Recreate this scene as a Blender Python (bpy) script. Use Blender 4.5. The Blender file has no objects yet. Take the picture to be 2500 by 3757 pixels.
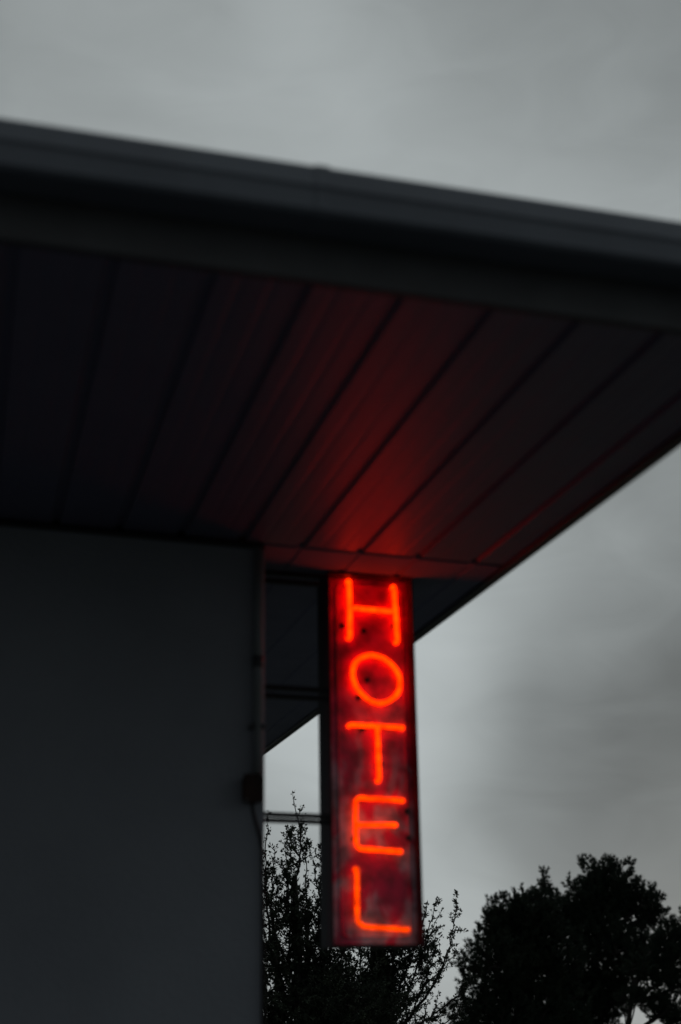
import bpy, math, random
import numpy as np
from mathutils import Vector, Matrix

R = math.radians
SC = bpy.context.scene
COL = SC.collection

# ------------------------------------------------------------------ camera
PITCH, AZ, ROLL = 19.2, 14.4, -0.93
cd = bpy.data.cameras.new('camera')
cam = bpy.data.objects.new('camera', cd); COL.objects.link(cam)
cd.sensor_fit = 'VERTICAL'; cd.sensor_height = 36.0; cd.lens = 51.03
cd.clip_start = 0.05; cd.clip_end = 9000
fw = Vector((math.sin(R(AZ))*math.cos(R(PITCH)), math.cos(R(AZ))*math.cos(R(PITCH)), math.sin(R(PITCH))))
rt = Vector((math.cos(R(AZ)), -math.sin(R(AZ)), 0)); up = rt.cross(fw)
r2 = rt*math.cos(R(ROLL)) + up*math.sin(R(ROLL)); u2 = -rt*math.sin(R(ROLL)) + up*math.cos(R(ROLL))
m = Matrix((r2, u2, -fw)).transposed().to_4x4(); m.translation = Vector((0, 0, 1.6))
cam.matrix_world = m
cd.dof.use_dof = True; cd.dof.focus_distance = 14.0; cd.dof.aperture_fstop = 1.6; cd.dof.aperture_blades = 9
SC.camera = cam

# ------------------------------------------------------------------ world: dusk overcast
w = bpy.data.worlds.new('World'); SC.world = w; w.use_nodes = True
nt = w.node_tree; nt.nodes.clear()
def N(t, **k):
    n = nt.nodes.new(t)
    for a, b in k.items(): setattr(n, a, b)
    return n
def lk(a, b): nt.links.new(a, b)
def mth(op, a, b=None, c=None, clamp=False):
    n = N('ShaderNodeMath', operation=op, use_clamp=clamp)
    for i, v in enumerate((a, b, c)):
        if v is None: continue
        if isinstance(v, (int, float)): n.inputs[i].default_value = v
        else: lk(v, n.inputs[i])
    return n.outputs[0]
SUN_EL, SUN_AZ = 7.0, 40.0          # low sun behind the cloud, beyond the trees
sky = N('ShaderNodeTexSky', sky_type='NISHITA', sun_disc=False)
sky.sun_elevation = R(SUN_EL); sky.sun_rotation = R(SUN_AZ)
tc = N('ShaderNodeTexCoord')
def vdot(d):
    n = N('ShaderNodeVectorMath', operation='DOT_PRODUCT'); lk(tc.outputs['Generated'], n.inputs[0])
    v = Vector(d).normalized(); n.inputs[1].default_value = v[:]; return n.outputs['Value']
def aed(az, el): return (math.sin(R(az))*math.cos(R(el)), math.cos(R(az))*math.cos(R(el)), math.sin(R(el)))
def blob(az, el, deg, amp):         # one soft thick or thin place in the cloud deck
    mr = N('ShaderNodeMapRange', interpolation_type='SMOOTHERSTEP'); lk(vdot(aed(az, el)), mr.inputs[0])
    mr.inputs[1].default_value = math.cos(R(deg)); mr.inputs[2].default_value = 1; mr.inputs[3].default_value = 0; mr.inputs[4].default_value = amp
    return mr.outputs[0]
mp = N('ShaderNodeMapping'); lk(tc.outputs['Generated'], mp.inputs[0]); mp.inputs['Scale'].default_value = (1.0, 1.0, 2.4)
n1 = N('ShaderNodeTexNoise'); lk(mp.outputs[0], n1.inputs[0]); n1.inputs['Scale'].default_value = 3.2; n1.inputs['Detail'].default_value = 4.0; n1.inputs['Roughness'].default_value = 0.45; n1.inputs['Distortion'].default_value = 0.6
n2 = N('ShaderNodeTexNoise'); lk(mp.outputs[0], n2.inputs[0]); n2.inputs['Scale'].default_value = 11; n2.inputs['Detail'].default_value = 6.0; n2.inputs['Roughness'].default_value = 0.5; n2.inputs['Distortion'].default_value = 1.0
v = mth('MULTIPLY_ADD', n1.outputs['Fac'], 0.30, 0.80)
v = mth('ADD', v, mth('MULTIPLY_ADD', n2.outputs['Fac'], 0.22, -0.11))
for b in [(15.5, 12, 7, 0.40), (14, 34, 18, 0.13), (26, 9, 10, -0.26), (29, 7, 9, -0.16), (22, 9, 6, -0.06),
          (1, 40, 10, -0.16), (29, 42, 14, -0.32), (24, 15.5, 5, 0.12), (30, 17, 10, -0.24), (17, 4, 5, 0.22)]:
    v = mth('ADD', v, blob(*b))
back = N('ShaderNodeMapRange'); lk(vdot(aed(16, 25)), back.inputs[0])     # the deck is darker away from the set sun
back.inputs[1].default_value = -0.5; back.inputs[2].default_value = 0.9; back.inputs[3].default_value = 0.34; back.inputs[4].default_value = 1.0
v = mth('MULTIPLY', v, back.outputs[0])
cc = N('ShaderNodeVectorMath', operation='SCALE'); cc.inputs[0].default_value = (3.30, 3.60, 3.64); lk(v, cc.inputs['Scale'])
mx = N('ShaderNodeMix', data_type='RGBA'); mx.inputs[0].default_value = 0.992
lk(sky.outputs[0], mx.inputs[6]); lk(cc.outputs[0], mx.inputs[7])
bg = N('ShaderNodeBackground'); bg.inputs[1].default_value = 0.1; lk(mx.outputs[2], bg.inputs[0])
ow = N('ShaderNodeOutputWorld'); lk(bg.outputs[0], ow.inputs[0])

sd = bpy.data.lights.new('sun', 'SUN'); sd.energy = 0.08; sd.angle = R(20); sd.color = (1, .93, .85)
so = bpy.data.objects.new('sun', sd); COL.objects.link(so)
so.rotation_euler = Vector(aed(SUN_AZ, SUN_EL)).to_track_quat('Z', 'Y').to_euler()

SC.view_settings.view_transform = 'Standard'; SC.view_settings.look = 'None'
SC.view_settings.exposure = 0.0; SC.view_settings.gamma = 1.0
SC.render.engine = 'CYCLES'; SC.cycles.use_denoising = True
SC.cycles.max_bounces = 8; SC.cycles.sample_clamp_indirect = 6.0

# ------------------------------------------------------------------ helpers
def mat(name, col, rough=.6, metal=0., noise=None, bump=None, spec=.5, emit=None, coat=0., stretch=None):
    """principled; noise=(scale, colour2, lo, hi); bump=(scale, strength)"""
    mt = bpy.data.materials.new(name); mt.use_nodes = True
    t = mt.node_tree; p = t.nodes['Principled BSDF']
    p.inputs['Base Color'].default_value = (*col, 1); p.inputs['Roughness'].default_value = rough
    p.inputs['Metallic'].default_value = metal; p.inputs['Specular IOR Level'].default_value = spec
    p.inputs['Coat Weight'].default_value = coat; p.inputs['Coat Roughness'].default_value = .08
    c = t.nodes.new('ShaderNodeTexCoord')
    if noise:
        s, c2, lo, hi = noise
        n = t.nodes.new('ShaderNodeTexNoise'); n.inputs['Scale'].default_value = s; n.inputs['Detail'].default_value = 6; n.inputs['Roughness'].default_value = .6
        t.links.new(c.outputs['Object'], n.inputs[0])
        r = t.nodes.new('ShaderNodeMapRange'); r.inputs[1].default_value = lo; r.inputs[2].default_value = hi
        t.links.new(n.outputs['Fac'], r.inputs[0])
        x = t.nodes.new('ShaderNodeMix'); x.data_type = 'RGBA'; x.inputs[6].default_value = (*col, 1); x.inputs[7].default_value = (*c2, 1)
        t.links.new(r.outputs[0], x.inputs[0]); t.links.new(x.outputs[2], p.inputs['Base Color'])
    if bump:
        n = t.nodes.new('ShaderNodeTexNoise'); n.inputs['Scale'].default_value = bump[0]; n.inputs['Detail'].default_value = 5
        if stretch:     # sheet waviness drawn out along the ribs
            g_ = t.nodes.new('ShaderNodeMapping'); g_.inputs['Scale'].default_value = stretch
            t.links.new(c.outputs['Object'], g_.inputs[0]); t.links.new(g_.outputs[0], n.inputs[0])
        else: t.links.new(c.outputs['Object'], n.inputs[0])
        b = t.nodes.new('ShaderNodeBump'); b.inputs['Strength'].default_value = bump[1]; b.inputs['Distance'].default_value = .01
        t.links.new(n.outputs['Fac'], b.inputs['Height']); t.links.new(b.outputs[0], p.inputs['Normal'])
    if emit:
        p.inputs['Emission Color'].default_value = (*emit[0], 1); p.inputs['Emission Strength'].default_value = emit[1]
    return mt

class MB:
    def __init__(s): s.v = []; s.f = []
    def add(s, vs, fs):
        b = len(s.v); s.v += [tuple(x) for x in vs]; s.f += [tuple(b+i for i in f) for f in fs]; return s
    def box(s, x0, x1, y0, y1, z0, z1, fn=None):
        vs = [(x, y, z) for z in (z0, z1) for y in (y0, y1) for x in (x0, x1)]
        if fn: vs = [fn(*q) for q in vs]
        return s.add(vs, [(0,2,3,1),(4,5,7,6),(0,1,5,4),(2,6,7,3),(0,4,6,2),(1,3,7,5)])
    def prism(s, prof, x0, x1, fn=None):
        """profile of (y,z) points swept along x"""
        n = len(prof); vs = [(x, y, z) for x in (x0, x1) for y, z in prof]
        if fn: vs = [fn(*q) for q in vs]
        return s.add(vs, [tuple(range(n-1, -1, -1)), tuple(range(n, 2*n))] + [(i, (i+1) % n, n+(i+1) % n, n+i) for i in range(n)])
    def tube(s, pts, r, seg=10, closed=False, caps=True):
        pts = [Vector(p) for p in pts]; n = len(pts); rings = []; ref = None
        for i, p in enumerate(pts):
            a = pts[i-1] if (i > 0 or closed) else p; b = pts[(i+1) % n] if (i < n-1 or closed) else p
            t = (b-a).normalized()
            if ref is None: ref = Vector((0, 0, 1)) if abs(t.z) < .9 else Vector((0, 1, 0))
            u = ref - t*ref.dot(t); u.normalize(); ref = u; w_ = t.cross(u)
            rr = r[i] if isinstance(r, (list, tuple)) else r
            rings.append([p + (u*math.cos(k*2*math.pi/seg)+w_*math.sin(k*2*math.pi/seg))*rr for k in range(seg)])
        vs = [q for g in rings for q in g]; fs = []
        for i in range(n if closed else n-1):
            j = (i+1) % n
            fs += [(i*seg+k, i*seg+(k+1) % seg, j*seg+(k+1) % seg, j*seg+k) for k in range(seg)]
        if caps and not closed: fs += [tuple(range(seg-1, -1, -1)), tuple((n-1)*seg+k for k in range(seg))]
        return s.add(vs, fs)
    def build(s, name, material, parent=None, smooth=False, bevel=0, loc=None):
        me = bpy.data.meshes.new(name); me.from_pydata(s.v, [], s.f); me.update()
        me.materials.append(material)
        if smooth: me.polygons.foreach_set('use_smooth', [True]*len(me.polygons))
        o = bpy.data.objects.new(name, me); COL.objects.link(o)
        if loc: o.location = loc
        if parent: o.parent = parent
        if bevel:
            b = o.modifiers.new('bevel', 'BEVEL'); b.width = bevel; b.segments = 2; b.limit_method = 'ANGLE'; b.angle_limit = R(40)
        return o
def tag(o, label=None, cat=None, group=None, kind=None):
    for k, v_ in (('label', label), ('category', cat), ('group', group), ('kind', kind)):
        if v_: o[k] = v_
    return o
def empty(name, loc):
    o = bpy.data.objects.new(name, None); COL.objects.link(o); o.location = loc; o.empty_display_size = .2; return o

# ------------------------------------------------------------------ terrain
m_grass = mat('rough_grass', (.045, .06, .03), .9, noise=(3, (.07, .065, .04), .4, .7), bump=(20, .6))
m_asph = mat('asphalt', (.085, .086, .095), .85, noise=(9, (.11, .11, .115), .4, .7), bump=(160, .5))
def gz(r): 
    d = max(0., r-15.); return -0.032*d*d/(d+12.)
rad = [0, 3, 6, 9, 12, 15, 18, 22, 27, 33, 40, 50, 65, 85, 120, 180, 280, 450, 800, 1500, 3000, 5000]
mb = MB(); NS = 96; vs = [(0, 0, 0)]
rnd = random.Random(3)
for r_ in rad[1:]:
    for k in range(NS):
        a = k*2*math.pi/NS; vs.append((r_*math.sin(a), r_*math.cos(a), gz(r_) + (rnd.uniform(-.05, .05)*min(r_/40, 6) if r_ > 18 else 0)))
fs = [(0, 1+(k+1) % NS, 1+k) for k in range(NS)]
for i in range(len(rad)-2):
    b0, b1 = 1+i*NS, 1+(i+1)*NS
    fs += [(b0+k, b0+(k+1) % NS, b1+(k+1) % NS, b1+k) for k in range(NS)]
mb.add(vs, fs); g = mb.build('ground', m_grass, smooth=True); tag(g, kind='structure')
p = MB().add([(-12, -9, .004), (4.0, -9, .004), (4.0, 7.5, .004), (-12, 7.5, .004)], [(0, 1, 2, 3)]).build('pavement', m_asph); tag(p, kind='structure')

# ------------------------------------------------------------------ hotel building
SA, SB = math.tan(R(1.8)), math.tan(R(1.4))     # roof fall to the right, rise away from the eaves
def soff(x, y): return 3.2419 - SA*(x-.9825) + SB*(y-4.95)
WX, WY = .985, 4.95
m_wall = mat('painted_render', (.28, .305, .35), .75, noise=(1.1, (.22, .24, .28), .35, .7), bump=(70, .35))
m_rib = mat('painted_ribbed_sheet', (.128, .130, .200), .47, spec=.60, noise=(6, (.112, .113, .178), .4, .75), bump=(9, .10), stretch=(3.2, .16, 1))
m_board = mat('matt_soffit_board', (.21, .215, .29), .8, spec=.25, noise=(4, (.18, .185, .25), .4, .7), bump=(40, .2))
m_gut = mat('grey_gutter_plastic', (.135, .155, .19), .5, noise=(5, (.105, .12, .15), .4, .75))
m_fas = mat('dark_fascia_board', (.055, .058, .065), .55, noise=(8, (.04, .042, .048), .4, .7))
m_trim = mat('dark_verge_trim', (.035, .036, .042), .5)
m_roof = mat('roofing_felt', (.05, .052, .055), .9, bump=(90, .4))
bld = empty('hotel_building', (-3.5, 8, 0))
tag(bld, 'dark grey rendered hotel building with deep ribbed canopy roof over its corner', 'building')
def bpart(mb_, name, mt, **k):
    o = mb_.build(name, mt, **k); o.parent = bld; o.matrix_parent_inverse = Matrix.Translation(-Vector(bld.location)); return o
XL, YB = -8.0, 10.6
FE = 2.852         # eaves board plane
XE = 1.94          # canopy verge
w1 = MB()
w1.add([(XL, WY, 0), (WX, WY, 0), (WX, YB, 0), (XL, YB, 0)] +
       [(x, y, soff(x, y)-.012) for x, y in ((XL, WY), (WX, WY), (WX, YB), (XL, YB))],
       [(0, 1, 5, 4), (1, 2, 6, 5), (2, 3, 7, 6), (3, 0, 4, 7), (4, 5, 6, 7), (3, 2, 1, 0)])
wall = bpart(w1, 'wall', m_wall, bevel=.006)
# black strip standing in for the shaded gap at the wall head
bt = MB().box(XL, WX-.002, WY-.004, WY+.02, -.030, -.0125, lambda x, y, z: (x, y, soff(x, y)+z))
bpart(bt, 'head_shade_strip', m_trim)
# ribbed canopy soffit: trapezoid ribs hanging down, run from the eaves to the wall line
def ribbed(x_first, pitch, x0, x1, y0, y1, wt, wb, h, minor, off):
    xs = [(x0, 0.)]
    k = math.ceil((x0-x_first)/pitch)
    while x_first+k*pitch < x1-wt:
        c = x_first+k*pitch
        if c-wt/2 > x0:
            xs += [(c-wt/2, 0), (c-wb/2, h), (c+wb/2, h), (c+wt/2, 0)]
        for q in minor:
            if x0 < c+q-.01 and c+q+.01 < x1: xs += [(c+q-.012, 0), (c+q-.004, .0012), (c+q+.004, .0012), (c+q+.012, 0)]
        k += 1
    xs.append((x1, 0.))
    n = len(xs); b = MB(); vs = []
    for y in (y0, y1):
        for x, d in xs: vs.append((x, y, soff(x, y)+d+off))
    for y in (y0, y1):
        for x, d in xs: vs.append((x, y, soff(x, y)+off+.028))
    fs = [(i, i+1, n+i+1, n+i) for i in range(n-1)] + [(2*n+i, 3*n+i, 3*n+i+1, 2*n+i+1) for i in range(n-1)]
    fs += [(i, 2*n+i, 2*n+i+1, i+1) for i in range(n-1)] + [(n+i, n+i+1, 3*n+i+1, 3*n+i) for i in range(n-1)]
    fs += [(0, n, 3*n, 2*n), (n-1, 3*n-1, 4*n-1, 2*n-1)]
    b.add(vs, fs); return b
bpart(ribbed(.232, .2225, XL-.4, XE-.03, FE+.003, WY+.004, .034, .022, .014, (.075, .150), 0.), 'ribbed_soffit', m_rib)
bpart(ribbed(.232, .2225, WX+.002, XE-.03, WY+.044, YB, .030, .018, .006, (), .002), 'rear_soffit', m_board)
# roof slab above
rf = MB().box(XL-.4, XE-.03, FE+.03, YB+.3, .034, .185, lambda x, y, z: (x, y, soff(x, y)+z))
bpart(rf, 'roof', m_roof)
sl = lambda x: -SA*(x-.0)
def fx(x, y, z): return (x, y, z + sl(x))
# eaves board, gutter
bpart(MB().prism([(FE-.002, 3.196), (FE-.002, 3.335), (FE+.024, 3.335), (FE+.024, 3.196)], XL-.4, XE+.012, fx), 'fascia_board', m_fas, bevel=.004)
GT = [(FE-.004, 3.310), (FE-.098, 3.310), (FE-.107, 3.318), (FE-.109, 3.366), (FE-.114, 3.374), (FE-.106, 3.410), (FE-.102, 3.428),
      (FE-.097, 3.434), (FE-.096, 3.425), (FE-.098, 3.330), (FE-.090, 3.318), (FE-.012, 3.318), (FE-.012, 3.436), (FE-.004, 3.436)]
bpart(MB().prism(GT, XL-.4, XE+.03, fx), 'gutter', m_gut)
bpart(MB().prism([(FE-.0115, 3.319), (FE-.098, 3.319), (FE-.106, 3.33), (FE-.108, 3.42), (FE-.0115, 3.432)], XE+.031, XE+.036, fx), 'gutter_end_cap', m_gut)
GJ = [(FE-.006, 3.3075), (FE-.099, 3.3075), (FE-.110, 3.317), (FE-.112, 3.366), (FE-.117, 3.374), (FE-.109, 3.411), (FE-.105, 3.430), (FE-.098, 3.4375), (FE-.094, 3.436), (FE-.0985, 3.4275), (FE-.1015, 3.41), (FE-.105, 3.37), (FE-.1035, 3.32), (FE-.097, 3.3105), (FE-.006, 3.3105)]
for gx in (-3.4, .66):
    bpart(MB().prism(GJ, gx, gx+.034, fx), 'gutter_joint', m_gut)
# verge trim along the right edge
vt = MB().box(XE-.028, XE+.012, FE+.026, YB+.3, -.014, .205, lambda x, y, z: (x, y, soff(x, y)+z))
bpart(vt, 'verge_trim', m_trim, bevel=.004)

# ------------------------------------------------------------------ conduit and box on the wall corner
m_pipe = mat('grey_conduit', (.20, .22, .24), .7, spec=.3, noise=(10, (.18, .195, .2), .4, .7))
m_rust = mat('brown_rusted_box', (.042, .022, .018), .7, spec=.25, noise=(16, (.022, .015, .014), .35, .65), bump=(50, .5))
m_cable = mat('black_cable', (.012, .012, .014), .7, spec=.2)
cx = .957; cy = WY-.019
cp = empty('conduit_pipe', (cx, WY, 2.4)); tag(cp, 'thin grey conduit pipe running up the wall corner to the soffit', 'pipe')
def cpart(mb_, name, mt, par, **k):
    o = mb_.build(name, mt, **k); o.parent = par; o.matrix_parent_inverse = Matrix.Translation(-Vector(par.location)); return o
cpart(MB().tube([(cx, cy, 2.38), (cx, cy, 2.9), (cx, cy, soff(cx, cy)-.03)], .0165, 14), 'pipe', m_pipe, cp, smooth=True)
cpart(MB().tube([(cx, cy, 2.77), (cx, cy, 2.81)], .0205, 14), 'coupling', m_fas, cp, smooth=True)
for z in (2.56,):
    cpart(MB().box(cx-.03, cx+.024, WY-.034, WY-.001, z-.009, z+.009), 'pipe_clip', m_trim, cp, bevel=.003)
jb = empty('junction_box', (.948, WY, 2.30)); tag(jb, 'small rusty brown junction box at the foot of the conduit on the wall corner', 'electrical box')
cpart(MB().box(.903, .969, WY-.055, WY-.001, 2.297, 2.387), 'box_body', m_rust, jb, bevel=.012)
cpart(MB().box(.900, .972, WY-.063, WY-.0555, 2.294, 2.390), 'cover', m_rust, jb, bevel=.0035)
for sx, sz in ((.908, 2.302), (.964, 2.382)):
    cpart(MB().tube([(sx, WY-.063, sz), (sx, WY-.066, sz)], .004, 8), 'screw', m_pipe, jb)
pts = [(.936, WY-.03, 2.295), (.938, WY-.028, 2.27), (.946, WY-.020, 2.245), (.957, WY-.014, 2.215), (.968, WY-.012, 2.18), (.975, WY-.012, 2.14), (.978, WY-.012, 1.9), (.978, WY-.012, .3)]
cpart(MB().tube(pts, .0065, 8), 'cable', m_cable, jb, smooth=True)

# ------------------------------------------------------------------ neon sign
SX, SZ, SY = 1.2883, 1.839, 5.30         # left, bottom, front plane of the cabinet
SW, SH, SD = .350, 1.360, .130; SK = 1.0392
sg = empty('hotel_sign', (SX+SW/2, SY+SD/2, SZ))
tag(sg, 'tall narrow maroon sign cabinet with red neon letters reading HOTEL', 'neon sign')
m_cab = mat('black_cabinet_metal', (.010, .010, .013), .5, spec=.3, noise=(12, (.022, .018, .02), .5, .8))
m_rim = mat('maroon_rim_paint', (.06, .004, .014), .5, spec=.25, noise=(14, (.018, .004, .008), .4, .7))
# face colour: maroon with pale patches, mostly low down and to the right
m_face = bpy.data.materials.new('patchy_maroon_face'); m_face.use_nodes = True
t = m_face.node_tree; P = t.nodes['Principled BSDF']; P.inputs['Roughness'].default_value = .38; P.inputs['Specular IOR Level'].default_value = .35
P.inputs['Coat Weight'].default_value = .55; P.inputs['Coat Roughness'].default_value = .15
tcn = t.nodes.new('ShaderNodeTexCoord'); sep = t.nodes.new('ShaderNodeSeparateXYZ'); t.links.new(tcn.outputs['Object'], sep.inputs[0])
mpn = t.nodes.new('ShaderNodeMapping'); mpn.inputs['Scale'].default_value = (1.25, 1, .75); t.links.new(tcn.outputs['Object'], mpn.inputs[0])
na = t.nodes.new('ShaderNodeTexNoise'); na.inputs['Scale'].default_value = 8.5; na.inputs['Detail'].default_value = 4; na.inputs['Roughness'].default_value = .5; na.inputs['Distortion'].default_value = .5; t.links.new(mpn.outputs[0], na.inputs[0])
ma = t.nodes.new('ShaderNodeMapRange'); ma.interpolation_type = 'SMOOTHSTEP'; ma.inputs[1].default_value = .44; ma.inputs[2].default_value = .60; t.links.new(na.outputs['Fac'], ma.inputs[0])
mz = t.nodes.new('ShaderNodeMapRange'); mz.inputs[1].default_value = .95; mz.inputs[2].default_value = .40; mz.inputs[3].default_value = .03; mz.inputs[4].default_value = 1; t.links.new(sep.outputs['Z'], mz.inputs[0])
mm = t.nodes.new('ShaderNodeMath'); mm.operation = 'MULTIPLY'; t.links.new(ma.outputs[0], mm.inputs[0]); t.links.new(mz.outputs[0], mm.inputs[1])
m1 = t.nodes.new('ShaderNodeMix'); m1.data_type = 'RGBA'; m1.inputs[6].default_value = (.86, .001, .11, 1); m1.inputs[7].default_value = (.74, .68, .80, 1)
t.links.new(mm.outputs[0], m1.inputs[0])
nb = t.nodes.new('ShaderNodeTexNoise'); nb.inputs['Scale'].default_value = 14; nb.inputs['Detail'].default_value = 5; t.links.new(tcn.outputs['Object'], nb.inputs[0])
mbn = t.nodes.new('ShaderNodeMapRange'); mbn.inputs[1].default_value = .36; mbn.inputs[2].default_value = .6; mbn.inputs[3].default_value = .38; mbn.inputs[4].default_value = 1; t.links.new(nb.outputs['Fac'], mbn.inputs[0])
m2 = t.nodes.new('ShaderNodeMix'); m2.data_type = 'RGBA'; m2.blend_type = 'MULTIPLY'; m2.inputs[0].default_value = 1
t.links.new(m1.outputs[2], m2.inputs[6]); t.links.new(mbn.outputs[0], m2.inputs[7]); t.links.new(m2.outputs[2], P.inputs['Base Color'])
bn = t.nodes.new('ShaderNodeBump'); bn.inputs['Strength'].default_value = .25; bn.inputs['Distance'].default_value = .004
t.links.new(na.outputs['Fac'], bn.inputs['Height']); t.links.new(bn.outputs[0], P.inputs['Normal'])

def spart(mb_, name, mt, par=None, **k):
    o = mb_.build(name, mt, **k); o.parent = par or sg
    if par is None: o.matrix_parent_inverse = Matrix.Translation(-Vector(sg.location)) @ Matrix.Translation((SX, SY, SZ)) @ Matrix.Scale(SK, 4)
    return o
# everything below in cabinet coordinates: x right, y into the wall, z up from the lower left front corner
FW, FH, FD = .331, 1.343, -.060      # deep tray: the folded rim stands proud of the tubes
spart(MB().box(0, FW, .012, .110, 0, FH), 'cabinet', m_cab, bevel=.003)
spart(MB().box(.0075, FW-.0075, -.006, .0115, .0075, FH-.0075), 'face_panel', m_face)
rm = MB()
for a in ((0, .007, 0, FH), (FW-.007, FW, 0, FH), (.0072, FW-.0072, 0, .007), (.0072, FW-.0072, FH-.007, FH)):
    rm.box(a[0], a[1], FD, .0118, a[2], a[3])
spart(rm, 'rim', m_rim, bevel=.0015)
# embossed inner border
ib = MB(); r0 = .045
def rrect(x0, x1, z0, z1, r, y, n=6):
    q = []
    for cx_, cz_, a0 in ((x1-r, z1-r, 0), (x0+r, z1-r, 90), (x0+r, z0+r, 180), (x1-r, z0+r, 270)):
        for i in range(n+1):
            a = R(a0+90*i/n); q.append((cx_+r*math.cos(a), y, cz_+r*math.sin(a)))
    return q
ib.tube(rrect(.046, FW-.030, .034, FH-.034, .022, -.0065), .0035, 8, closed=True)
spart(ib, 'embossed_border', m_face, smooth=True)

# neon tubing
def neon(k, g):
    mt = bpy.data.materials.new('lit_red_neon'); mt.use_nodes = True
    t = mt.node_tree; t.nodes.clear()
    e = t.nodes.new('ShaderNodeEmission'); o_ = t.nodes.new('ShaderNodeOutputMaterial'); t.links.new(e.outputs[0], o_.inputs[0])
    e.inputs[0].default_value = (1, g, .0, 1)
    tn = t.nodes.new('ShaderNodeTexCoord'); nn = t.nodes.new('ShaderNodeTexNoise'); nn.inputs['Scale'].default_value = 42; nn.inputs['Detail'].default_value = 2
    t.links.new(tn.outputs['Object'], nn.inputs[0]); mr = t.nodes.new('ShaderNodeMapRange')
    for q, v_ in ((1, .32), (2, .68), (3, 2.1*k), (4, 5.3*k)): mr.inputs[q].default_value = v_
    t.links.new(nn.outputs['Fac'], mr.inputs[0]); t.links.new(mr.outputs[0], e.inputs[1])
    return mt
# lower letters are set dimmer than the upper, so the soffit spill stays close
NEON = {'H': neon(1.25, .021), 'O': neon(1.10, .023), 'T': neon(.80, .030), 'E': neon(.65, .035), 'L': neon(.42, .050)}
m_glass = mat('dark_glass_support', (.03, .012, .012), .2)
YT = -.030; RT = .0084
def smooth_path(pts, rc=.018, n=5):
    """polyline with rounded corners"""
    pts = [Vector(q) for q in pts]; out = [pts[0]]
    for i in range(1, len(pts)-1):
        a, b, c = pts[i-1], pts[i], pts[i+1]
        r_ = min(rc, (a-b).length*.45, (c-b).length*.45)
        p0 = b+(a-b).normalized()*r_; p1 = b+(c-b).normalized()*r_
        for k in range(n+1):
            s_ = k/n; out.append(p0*(1-s_)**2 + b*2*s_*(1-s_) + p1*s_**2)
    out.append(pts[-1]); return out
def stroke(mb_, xz, rc=.018, ends=(True, True)):
    q = [(x, YT, z) for x, z in xz]
    dense = []
    for i in range(len(q)-1):
        a, b = Vector(q[i]), Vector(q[i+1]); dense.append(a)
    dense.append(Vector(q[-1]))
    path = smooth_path(dense, rc)
    if ends[0]: path = smooth_path([(path[0].x, -.007, path[0].z)] + path[:2], .012)[:-1] + path[1:]
    if ends[1]: path = path[:-1] + smooth_path([path[-2], path[-1], (path[-1].x, -.007, path[-1].z)], .012)[1:]
    mb_.tube(path, RT, 12)
def letter(ch, strokes, supports):
    b = MB()
    for s_ in strokes: s_(b)
    o = spart(b, 'neon_letter', NEON[ch], smooth=True)
    o['label'] = 'glowing red neon tube letter '+ch
    for x, z in supports:
        s2 = MB().tube([(x, -.0065, z), (x, YT+.004, z)], .0045, 8).tube([(x, -.0065, z), (x, -.011, z)], .011, 12)
        q = s2.build('tube_support', m_glass); q.parent = o
    return o
letter('H', [lambda b: stroke(b, [(.091, 1.322), (.0925, 1.215), (.091, 1.103)]),
             lambda b: stroke(b, [(.266, 1.309), (.270, 1.21), (.2745, 1.096)]),
             lambda b: stroke(b, [(.095, 1.216), (.18, 1.213), (.268, 1.2095)], ends=(False, False))],
       [(.068, 1.150), (.150, 1.135), (.270, 1.16)])
oz = [(790,1190),(900,1217),(990,1280),(1050,1360),(1077,1450),(1065,1548),(1018,1625),(940,1676),(860,1698),(822,1698),(745,1672),(662,1612),(602,1538),(574,1452),(569,1370),(590,1295),(640,1235),(710,1200)]
oo = []
for i in range(len(oz)):
    p0, p1, p2, p3 = (np.array(oz[(i+k-1) % len(oz)], float) for k in range(4))
    for t_ in (0, .25, .5, .75):
        q = .5*((2*p1)+(-p0+p2)*t_+(2*p0-5*p1+4*p2-p3)*t_**2+(-p0+3*p1-3*p2+p3)*t_**3)
        oo.append((.100+(q[0]-570)*.000354, 1.038-(q[1]-1190)*.000353))
def ostroke(b):
    pts_ = [(x, YT, z) for x, z in oo]; b.tube(pts_, RT, 12, closed=True)
letter('O', [ostroke], [(.158, .948), (.125, .882), (.285, .95)])
letter('T', [lambda b: stroke(b, [(.086, .7745), (.18, .7745), (.286, .7715)]),
             lambda b: stroke(b, [(.1885, .770), (.190, .67), (.1905, .576)], ends=(False, True))],
       [(.135, .765), (.200, .64)])
letter('E', [lambda b: stroke(b, [(.279, .5065), (.1015, .513), (.099, .42), (.1005, .3345), (.266, .3255)], rc=.022),
             lambda b: stroke(b, [(.101, .4165), (.17, .418), (.249, .419)], ends=(False, True))],
       [(.298, .47), (.300, .375), (.10, .37)])
letter('L', [lambda b: stroke(b, [(.101, .265), (.0985, .069), (.284, .058)], rc=.036)],
       [(.110, .18), (.20, .066)])
# the three pairs of flat iron arms to the side wall
for z0, tk, gap in ((1.342, .017, .014), (.910, .017, .014), (.456, .0155, .005)):
    b = MB(); L0 = (WX-SX)/SK+.001
    f = lambda x, y, z_: (x, y, z_ - .02*(x-L0))
    for z in (z0-tk/2, z0-tk*1.5-gap):
        b.box(L0, .001, -.050, -.028, z-tk/2, z+tk/2, f)
    b.box(L0, L0+.006, -.062, -.016, z0-.060, z0+.001)
    spart(b, 'arm', m_cab)

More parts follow.
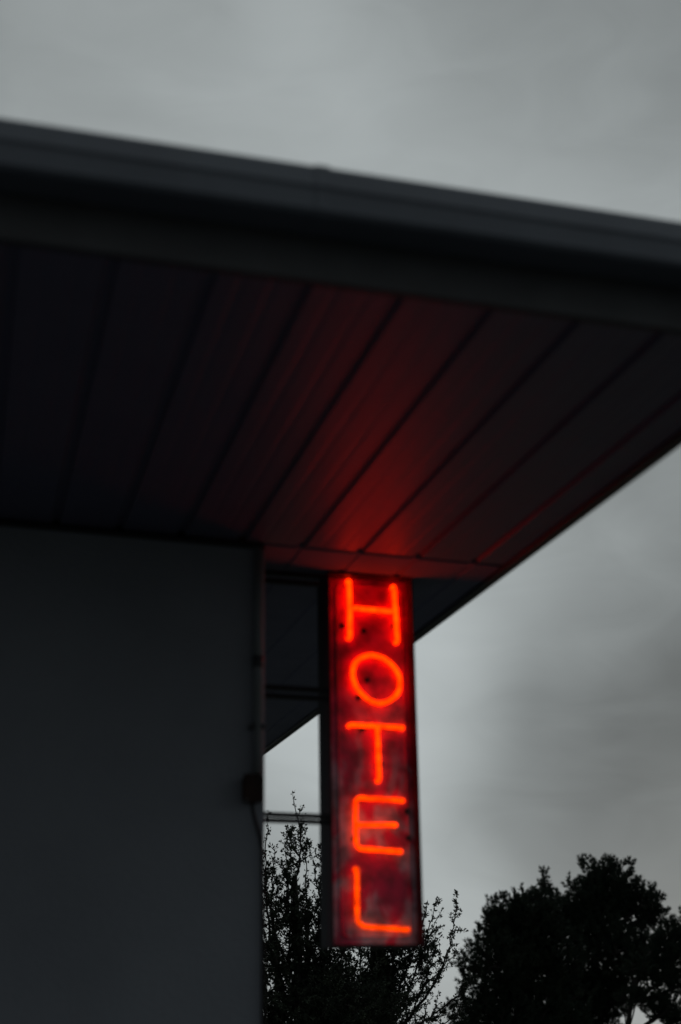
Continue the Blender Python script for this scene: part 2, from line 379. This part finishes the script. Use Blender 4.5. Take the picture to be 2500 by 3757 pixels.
# ------------------------------------------------------------------ trees
m_bark = mat('dark_bark', (.030, .027, .025), .9, spec=.2, bump=(30, .8))
m_need = mat('pine_needles', (.022, .036, .026), .7, spec=.2, noise=(2.0, (.032, .046, .03), .4, .65))
m_leaf = mat('small_dark_leaves', (.024, .036, .024), .7, spec=.2, noise=(5.0, (.034, .044, .026), .4, .65))
def np_mesh(name, V, F, mt, parent, n=3):
    me = bpy.data.meshes.new(name); V = np.asarray(V, np.float32); F = np.asarray(F, np.int32)
    me.vertices.add(len(V)); me.vertices.foreach_set('co', V.ravel())
    me.loops.add(F.size); me.loops.foreach_set('vertex_index', F.ravel())
    me.polygons.add(len(F)); me.polygons.foreach_set('loop_start', np.arange(0, F.size, n, dtype=np.int32))
    try: me.polygons.foreach_set('loop_total', np.full(len(F), n, np.int32))
    except Exception: pass
    me.materials.append(mt); me.update(calc_edges=True); me.validate()
    o = bpy.data.objects.new(name, me); COL.objects.link(o); o.parent = parent; return o
def unit(a): return a/np.maximum(np.linalg.norm(a, axis=-1, keepdims=True), 1e-9)
def segs_mesh(P0, P1, R0, R1, k=4):
    """tapered prisms between point pairs (arrays)"""
    d = unit(P1-P0); ref = np.where(np.abs(d[:, 2:3]) < .9, np.array([[0, 0, 1.]]), np.array([[1., 0, 0]]))
    u = unit(np.cross(d, ref)); w_ = np.cross(d, u); n = len(P0); V = np.zeros((n, 2*k, 3))
    for i in range(k):
        a = 2*math.pi*i/k; off = u*math.cos(a)+w_*math.sin(a)
        V[:, i] = P0+off*R0[:, None]; V[:, k+i] = P1+off*R1[:, None]
    F = []
    base = (np.arange(n)*2*k)[:, None]
    for i in range(k):
        j = (i+1) % k; F.append(base+np.array([[i, j, k+j, k+i]]))
    return V.reshape(-1, 3), np.concatenate(F)
def blades(C, D, ln, wd, cnt, spread, rng, jitter=0.):
    """cnt thin triangles at each point C, about direction D (needle tufts, leaf clusters)"""
    C = np.repeat(C, cnt, 0); D = np.repeat(D, cnt, 0); n = len(C)
    d = unit(D + rng.normal(0, 1, (n, 3))*spread)
    L = ln*rng.uniform(.6, 1.15, n)[:, None]
    s = unit(np.cross(d, rng.normal(0, 1, (n, 3))))*wd*rng.uniform(.7, 1.3, n)[:, None]/2
    C = C + rng.normal(0, 1, (n, 3))*jitter
    V = np.stack([C + d*L*.25 - s, C + d*L*.25 + s, C + d*L, ], 1)
    return V.reshape(-1, 3)
def lobes_points(lobes, rng):
    """points filling ellipsoids, denser to the outside; lobes of (x,y,z, rx,ry,rz, n)"""
    pts = []; cen = []
    for (x, y, z, a, b, c, n) in lobes:
        d = unit(rng.normal(0, 1, (n, 3))); r_ = rng.uniform(0, 1, n)**.42
        bump = 1+.16*np.sin(3.1*d[:, 0]*3+x)+.14*np.sin(4.3*d[:, 2]*3+z*2)
        q = d*(r_*bump)[:, None]*np.array([a, b*.6 if c > .39 and y > 20 else b, c])
        pts.append(q+np.array([x, y, z])); cen.append(np.repeat([[x, y, z]], n, 0))
    return np.concatenate(pts), np.concatenate(cen)
def grow(nodes, parents, pts):
    """join every point to the nearest wood already grown; returns nodes and parents"""
    nodes = np.array(nodes, float); parents = list(parents)
    # distance of the points to the scaffold decides the order
    d0 = np.min(np.linalg.norm(pts[:, None]-nodes[None], axis=2), 1); order = np.argsort(d0)
    N_ = len(nodes); A = np.zeros((N_+len(pts), 3)); A[:N_] = nodes
    cost = np.zeros(len(A)); 
    for i in range(1, N_): cost[i] = cost[parents[i]]+np.linalg.norm(A[i]-A[parents[i]])
    for i in order:
        dd = np.linalg.norm(A[:N_]-pts[i], axis=1); j = int(np.argmin(dd+.18*cost[:N_]))
        A[N_] = pts[i]; cost[N_] = cost[j]+dd[j]; parents.append(j); N_ += 1
    return A, np.array(parents), order
def wood(A, par, n0, tipr, expo, maxr):
    cnt = np.ones(len(A))
    ch = [[] for _ in A]
    for i in range(len(A)-1, 0, -1): 
        if par[i] >= 0: cnt[par[i]] += cnt[i] if i >= n0 else 0
    for i in range(n0-1, 0, -1): cnt[par[i]] += cnt[i]
    r_ = np.minimum(tipr*cnt**expo, maxr); idx = np.arange(1, len(A)); idx = idx[par[idx] >= 0]
    return segs_mesh(A[par[idx]], A[idx], np.minimum(r_[par[idx]], r_[idx]*1.8+.002), r_[idx]), cnt
def scaffold(trunk, limbs):
    """trunk polyline and limb end points -> nodes"""
    nodes = []; par = []
    for i, q in enumerate(trunk): nodes.append(q); par.append(i-1)
    nt_ = len(nodes)
    for e_ in limbs:
        tz = np.array(trunk, float); e_ = np.array(e_, float)
        low = [i for i in range(nt_) if tz[i][2] < e_[2]-.15] or [0]
        j = low[int(np.argmin([np.linalg.norm(e_-tz[i])-.5*tz[i][2] for i in low]))]
        p0 = tz[j]; prev = j
        for s_ in (.3, .6, 1.0):
            q = p0+(e_-p0)*s_+np.array([0, 0, .12*math.sin(s_*math.pi)*np.linalg.norm(e_-p0)*(-.4)])
            nodes.append(q); par.append(prev); prev = len(nodes)-1
    return nodes, par
def pine(loc, trunk, lobes, label, seed, group='pines standing beyond the sign', tipr=.007, maxr=.13, dens=.85, tuft=.29, need=30, dx=0.):
    trunk = [(q[0]+dx, *q[1:]) for q in trunk]; lobes = [(q[0]+dx, *q[1:]) for q in lobes]; loc = (loc[0]+dx, *loc[1:])
    rng = np.random.default_rng(seed); base = np.array(loc, float)
    root = empty('pine_tree', loc); tag(root, label, 'tree', group)
    tr = [np.array(q, float)-base for q in trunk]
    lb = [(x-base[0], y-base[1], z-base[2], a, b, c, int(n*dens)) for (x, y, z, a, b, c, n) in lobes]
    lb2 = [(l[0], l[1]+base[1], *l[2:]) for l in lb]; pts, cen = lobes_points(lb2, rng); pts[:, 1] -= base[1]; cen = cen-np.array([[0, base[1], 0]])
    limbs = [(l[0]+rng.normal(0, .15), l[1]+rng.normal(0, .3), l[2]) for l in lb for _ in range(2)]
    nd, pr = scaffold(tr, limbs); n0 = len(nd)
    A, par, order = grow(nd, pr, pts)
    (V, F), cnt = wood(A, par, n0, tipr, .42, maxr)
    np_mesh('trunk', V, F, m_bark, root, 4)
    P_ = A[n0:]; C_ = cen[order]; out = unit(P_-C_); tw = unit(P_-A[par[n0:]])
    D = unit(out*.55+tw*.5+np.array([[0, 0, .95]])+rng.normal(0, .22, P_.shape))
    # a tuft is a short candle of needles: two whorls along the shoot
    V1 = blades(P_, D, tuft*.60, .024, need, .42, rng, .010)
    V2 = blades(P_+D*tuft*.42, D, tuft*.50, .022, need*2//3, .34, rng, .010)
    V = np.concatenate([V1, V2]); F = np.arange(len(V)).reshape(-1, 3)
    np_mesh('crown', V, F, m_need, root, 3)
    return root
YP = 40.
zb = gz(43)
pine((15.2, YP, zb), [(15.2, YP, zb), (15.15, YP, .8), (15.2, YP, 2.0), (15.1, YP, 3.2), (15.15, YP, 4.2)],
     [(15.13, YP, 3.95, 1.02, 1.1, .88, 620), (14.42, YP-.3, 2.85, 1.05, 1.1, 1.0, 620), (15.95, YP, 2.9, 1.25, 1.2, 1.30, 820), (15.75, YP, 4.15, .75, .9, .72, 300),
      (14.30, YP, 1.55, 1.3, 1.2, 1.0, 700), (15.75, YP-.2, 1.4, 1.3, 1.2, 1.0, 800)],
     'broad low pine with a rounded dense crown right of the hotel sign', 11)
pine((17.2, YP+1, zb), [(17.2, YP+1, zb), (17.15, YP+1, 1.0), (17.4, YP+1, 2.4), (17.7, YP+1, 3.8), (18.0, YP+1, 5.2)],
     [(18.10, YP+1, 5.05, .92, 1.1, .92, 620), (17.45, YP+1, 4.35, .80, 1.1, 1.0, 560), (19.00, YP+1, 4.55, .88, .9, .75, 330), (19.35, YP+1, 4.25, .55, .6, .30, 70),
      (16.80, YP+1, 4.15, .62, .7, .85, 260), (17.75, YP+.6, 3.2, 1.25, 1.2, 1.1, 760), (18.95, YP+1, 3.30, .75, .7, .65, 170), (16.9, YP+.8, 1.9, 1.2, 1.2, 1.1, 760), (17.9, YP+1, 2.0, .62, .8, .75, 170),
      (16.9, YP+.8, .8, 1.3, 1.1, .8, 420)],
     'tallest pine with a wide bushy crown at the lower right', 12, dx=.42)
pine((16.15, YP+3, zb), [(16.15, YP+3, zb), (16.18, YP+3, 1.5), (16.24, YP+3, 3.4), (16.28, YP+3, 5.0), (16.95, YP+3, 5.75)][:4] + [(16.98, YP+3, 5.7)][:0],
     [(16.93, YP+3, 5.5, .10, .1, .34, 14), (16.93, YP+3, 5.15, .32, .25, .25, 34), (16.95, YP+3, 4.75, .45, .3, .30, 60), (16.9, YP+3, 4.3, .6, .5, .4, 110), (16.5, YP+3, 3.2, .7, .7, .9, 160)],
     'slender young pine whose pointed top shows between the two crowns', 13, dx=.38)
pine((17.95, YP-1, zb), [(17.75, YP-1, zb), (17.85, YP-1, 1.0), (18.05, YP-1, 1.9), (18.40, YP-1, 2.7), (18.8, YP-1, 3.2)],
     [(19.40, YP-1, 3.30, .62, .6, .55, 200), (19.0, YP-1, 2.55, .80, .6, .42, 190), (20.1, YP-1, 3.6, .8, .6, .7, 200), (19.1, YP-1, 3.05, .5, .6, .35, 90), (18.2, YP-1, 1.95, .5, .5, .28, 70), (20.0, YP-1, 2.4, .8, .6, .6, 160), (18.95, YP-1, 1.72, .58, .6, .40, 150), (18.3, YP-1, 2.75, .40, .5, .3, 60), (19.5, YP-1, 1.3, .6, .6, .5, 120)],
     'small open pine with a bare leaning trunk at the right edge', 14, maxr=.075)

def bough_tree(name, loc, label, boughs, seed, trunk=None, tr_r=.06, fill=(), leaf=.038, side=.36, dens=1.2, cl=7, cat='tree'):
    """boughs: (base, tip, richness) as straight-ish ascending leaders clad with short leafy shoots"""
    rng = np.random.default_rng(seed); base = np.array(loc, float)
    root = empty(name, loc); tag(root, label, cat, 'trees behind the hotel sign')
    S0, S1, Ra, Rb = [], [], [], []; C, D = [], []
    def seg(a, b, ra, rb): S0.append(a); S1.append(b); Ra.append(ra); Rb.append(rb)
    def shoot(p0, d, L, r_):
        n = max(2, int(L/.045)); p = p0.copy(); dd = d.copy()
        for i in range(n):
            dd = unit(dd+rng.normal(0, .14, 3)+np.array([0, 0, .05])); q = p+dd*(L/n)
            seg(p, q, r_*(1-i/n)+.0012, r_*(1-(i+1)/n)+.0012)
            if rng.random() < .88: C.append(q); D.append(dd)
            if rng.random() < .5: C.append((p+q)/2+rng.normal(0, .006, 3)); D.append(dd)
            p = q
    def leader(a, b, rich, r0):
        L = np.linalg.norm(b-a); n = max(6, int(L/.06)); bow = rng.normal(0, .05, 3)*L; bow[2] = -.05*L
        pts_ = [a+(b-a)*s_+bow*math.sin(math.pi*s_)+(rng.normal(0, .008, 3) if 0 < s_ < 1 else 0) for s_ in np.linspace(0, 1, n+1)]
        for i in range(n):
            s_ = i/n; seg(pts_[i], pts_[i+1], r0*(1-s_)+.0025, r0*(1-(i+1)/n)+.0025)
            ax = unit(pts_[i+1]-pts_[i])
            C.append(pts_[i+1]); D.append(ax)
            if s_ < .12: continue
            for _ in range(rng.poisson(rich*dens*.85)):
                o2 = unit(np.cross(ax, rng.normal(0, 1, 3))); d = unit(ax*rng.uniform(.5, 1.1)+o2+np.array([0, 0, .25]))
                shoot(pts_[i]+ax*rng.uniform(0, .06), d, side*rng.uniform(.25, 1.)*(1-s_)**.8+.03, .0055)
    if trunk:
        tr = [np.array(q, float)-base for q in trunk]
        for i in range(len(tr)-1):
            f0, f1 = 1-i/len(tr), 1-(i+1)/len(tr); seg(tr[i], tr[i+1], tr_r*f0+.01, tr_r*f1+.01)
    for a, b, rich in boughs:
        leader(np.array(a, float)-base, np.array(b, float)-base, rich, .004+.007*np.linalg.norm(np.array(b)-np.array(a)))
    for (x, y, z, a, b, c, n) in fill:
        pts_, cen = lobes_points([(x-base[0], y-base[1], z-base[2], a, b, c, n)], rng)
        o0 = np.array([x-base[0], y-base[1], z-base[2]-c*.6])
        for q in pts_:
            d = unit(q-o0+rng.normal(0, .3, 3)); shoot(q-d*.12, d, rng.uniform(.1, .26), .004)
    S0, S1 = np.array(S0), np.array(S1)
    V, F = segs_mesh(S0, S1, np.array(Ra), np.array(Rb)); np_mesh('trunk', V, F, m_bark, root, 4)
    C, D = np.array(C), np.array(D); V = blades(C, D, leaf, leaf*.55, cl, .8, rng, .009)
    np_mesh('crown', V, np.arange(len(V)).reshape(-1, 3), m_leaf, root, 3)
    return root
YT1 = 14.
bough_tree('upright_tree', (3.15, YT1, 0), 'spiky upright dark tree between the wall corner and the sign',
    [((3.05, YT1, 1.9), (3.00, YT1, 2.90), 2.2), ((2.98, YT1, 2.6), (3.065, YT1, 3.68), .75), ((3.0, YT1, 2.5), (3.08, YT1+.1, 3.34), 1.1), ((3.1, YT1, 1.9), (3.02, YT1-.1, 3.02), 2),
     ((2.95, YT1, 1.8), (2.82, YT1, 3.48), .7), ((2.9, YT1, 1.8), (2.74, YT1+.1, 3.20), 1.4), ((2.9, YT1, 2.3), (2.93, YT1+.2, 3.18), .6),
     ((3.2, YT1, 1.8), (3.19, YT1, 3.22), 1.4), ((3.25, YT1, 1.8), (3.25, YT1+.1, 3.20), 1.2), ((3.3, YT1, 1.8), (3.34, YT1, 3.17), 1.4), ((3.3, YT1, 1.9), (3.45, YT1+.1, 3.14), 1.6),
     ((3.1, YT1, 1.8), (3.12, YT1+.2, 3.07), 1.6), ((3.35, YT1, 1.8), (3.55, YT1, 2.95), 1.8), ((3.0, YT1, 1.7), (2.86, YT1-.2, 2.85), 1.8), ((3.15, YT1, 1.7), (3.10, YT1-.3, 2.75), 2.2),
     ((3.2, YT1, 1.7), (3.30, YT1-.2, 2.80), 2.2), ((3.3, YT1, 1.7), (3.62, YT1-.1, 2.6), 2.2), ((2.9, YT1, 1.6), (2.62, YT1, 2.7), 2)],
    21, trunk=[(3.15, YT1, 0), (3.13, YT1, .8), (3.12, YT1, 1.6), (3.1, YT1, 2.4), (3.08, YT1, 2.9)], tr_r=.07,
    fill=[(2.95, YT1, 2.50, .36, .3, .30, 30), (3.40, YT1, 2.45, .42, .3, .30, 40), (3.1, YT1, 2.10, .75, .4, .28, 110), (3.2, YT1, 1.66, .95, .6, .34, 820), (3.2, YT1, 1.0, .95, .6, .4, 500)])
tx = 4.04
bough_tree('spreading_tree', (tx, YT1+.5, 0), 'tree with a thick ivied trunk and rising open boughs under and right of the sign',
    [((tx, YT1+.5, 1.5), (4.43, YT1+.4, 2.86), 1.0), ((tx+.1, YT1+.5, 1.5), (4.66, YT1+.5, 2.72), .75), ((tx+.1, YT1+.5, 1.4), (4.88, YT1+.5, 2.76), .75), ((4.45, YT1+.5, 2.05), (4.75, YT1+.6, 2.62), .6),
     ((tx, YT1+.5, 1.5), (4.50, YT1+.3, 2.66), 1.1), ((tx, YT1+.5, 1.35), (4.95, YT1+.5, 2.25), .9), ((tx, YT1+.5, 1.3), (5.05, YT1+.3, 2.0), 1.0), ((tx, YT1+.5, 1.3), (4.55, YT1+.2, 2.3), 1.0),
     ((tx, YT1+.5, 1.2), (5.0, YT1+.6, 1.75), 1.0), ((tx, YT1+.5, 1.1), (4.9, YT1+.4, 1.55), 1.1), ((tx, YT1+.5, 1.5), (4.25, YT1+.5, 2.7), 1.6), ((tx, YT1+.5, 1.5), (4.02, YT1+.5, 2.7), 1.6),
     ((tx, YT1+.5, 1.5), (3.80, YT1+.5, 2.7), 1.8), ((tx, YT1+.5, 1.4), (3.6, YT1+.6, 2.35), 1.6), ((tx, YT1+.5, 1.3), (3.45, YT1+.6, 2.0), 1.6)],
    22, trunk=[(tx, YT1+.5, 0), (tx-.02, YT1+.5, .7), (tx+.01, YT1+.5, 1.4), (tx+.02, YT1+.5, 2.1), (tx, YT1+.5, 2.6)], tr_r=.13,
    fill=[(tx, YT1+.5, 1.75, .14, .15, .62, 420), (3.7, YT1+.6, 1.65, .45, .4, .50, 520), (4.3, YT1+.5, 1.25, .6, .4, .3, 160), (4.35, YT1+.5, 2.25, .28, .3, .32, 110)], side=.40)
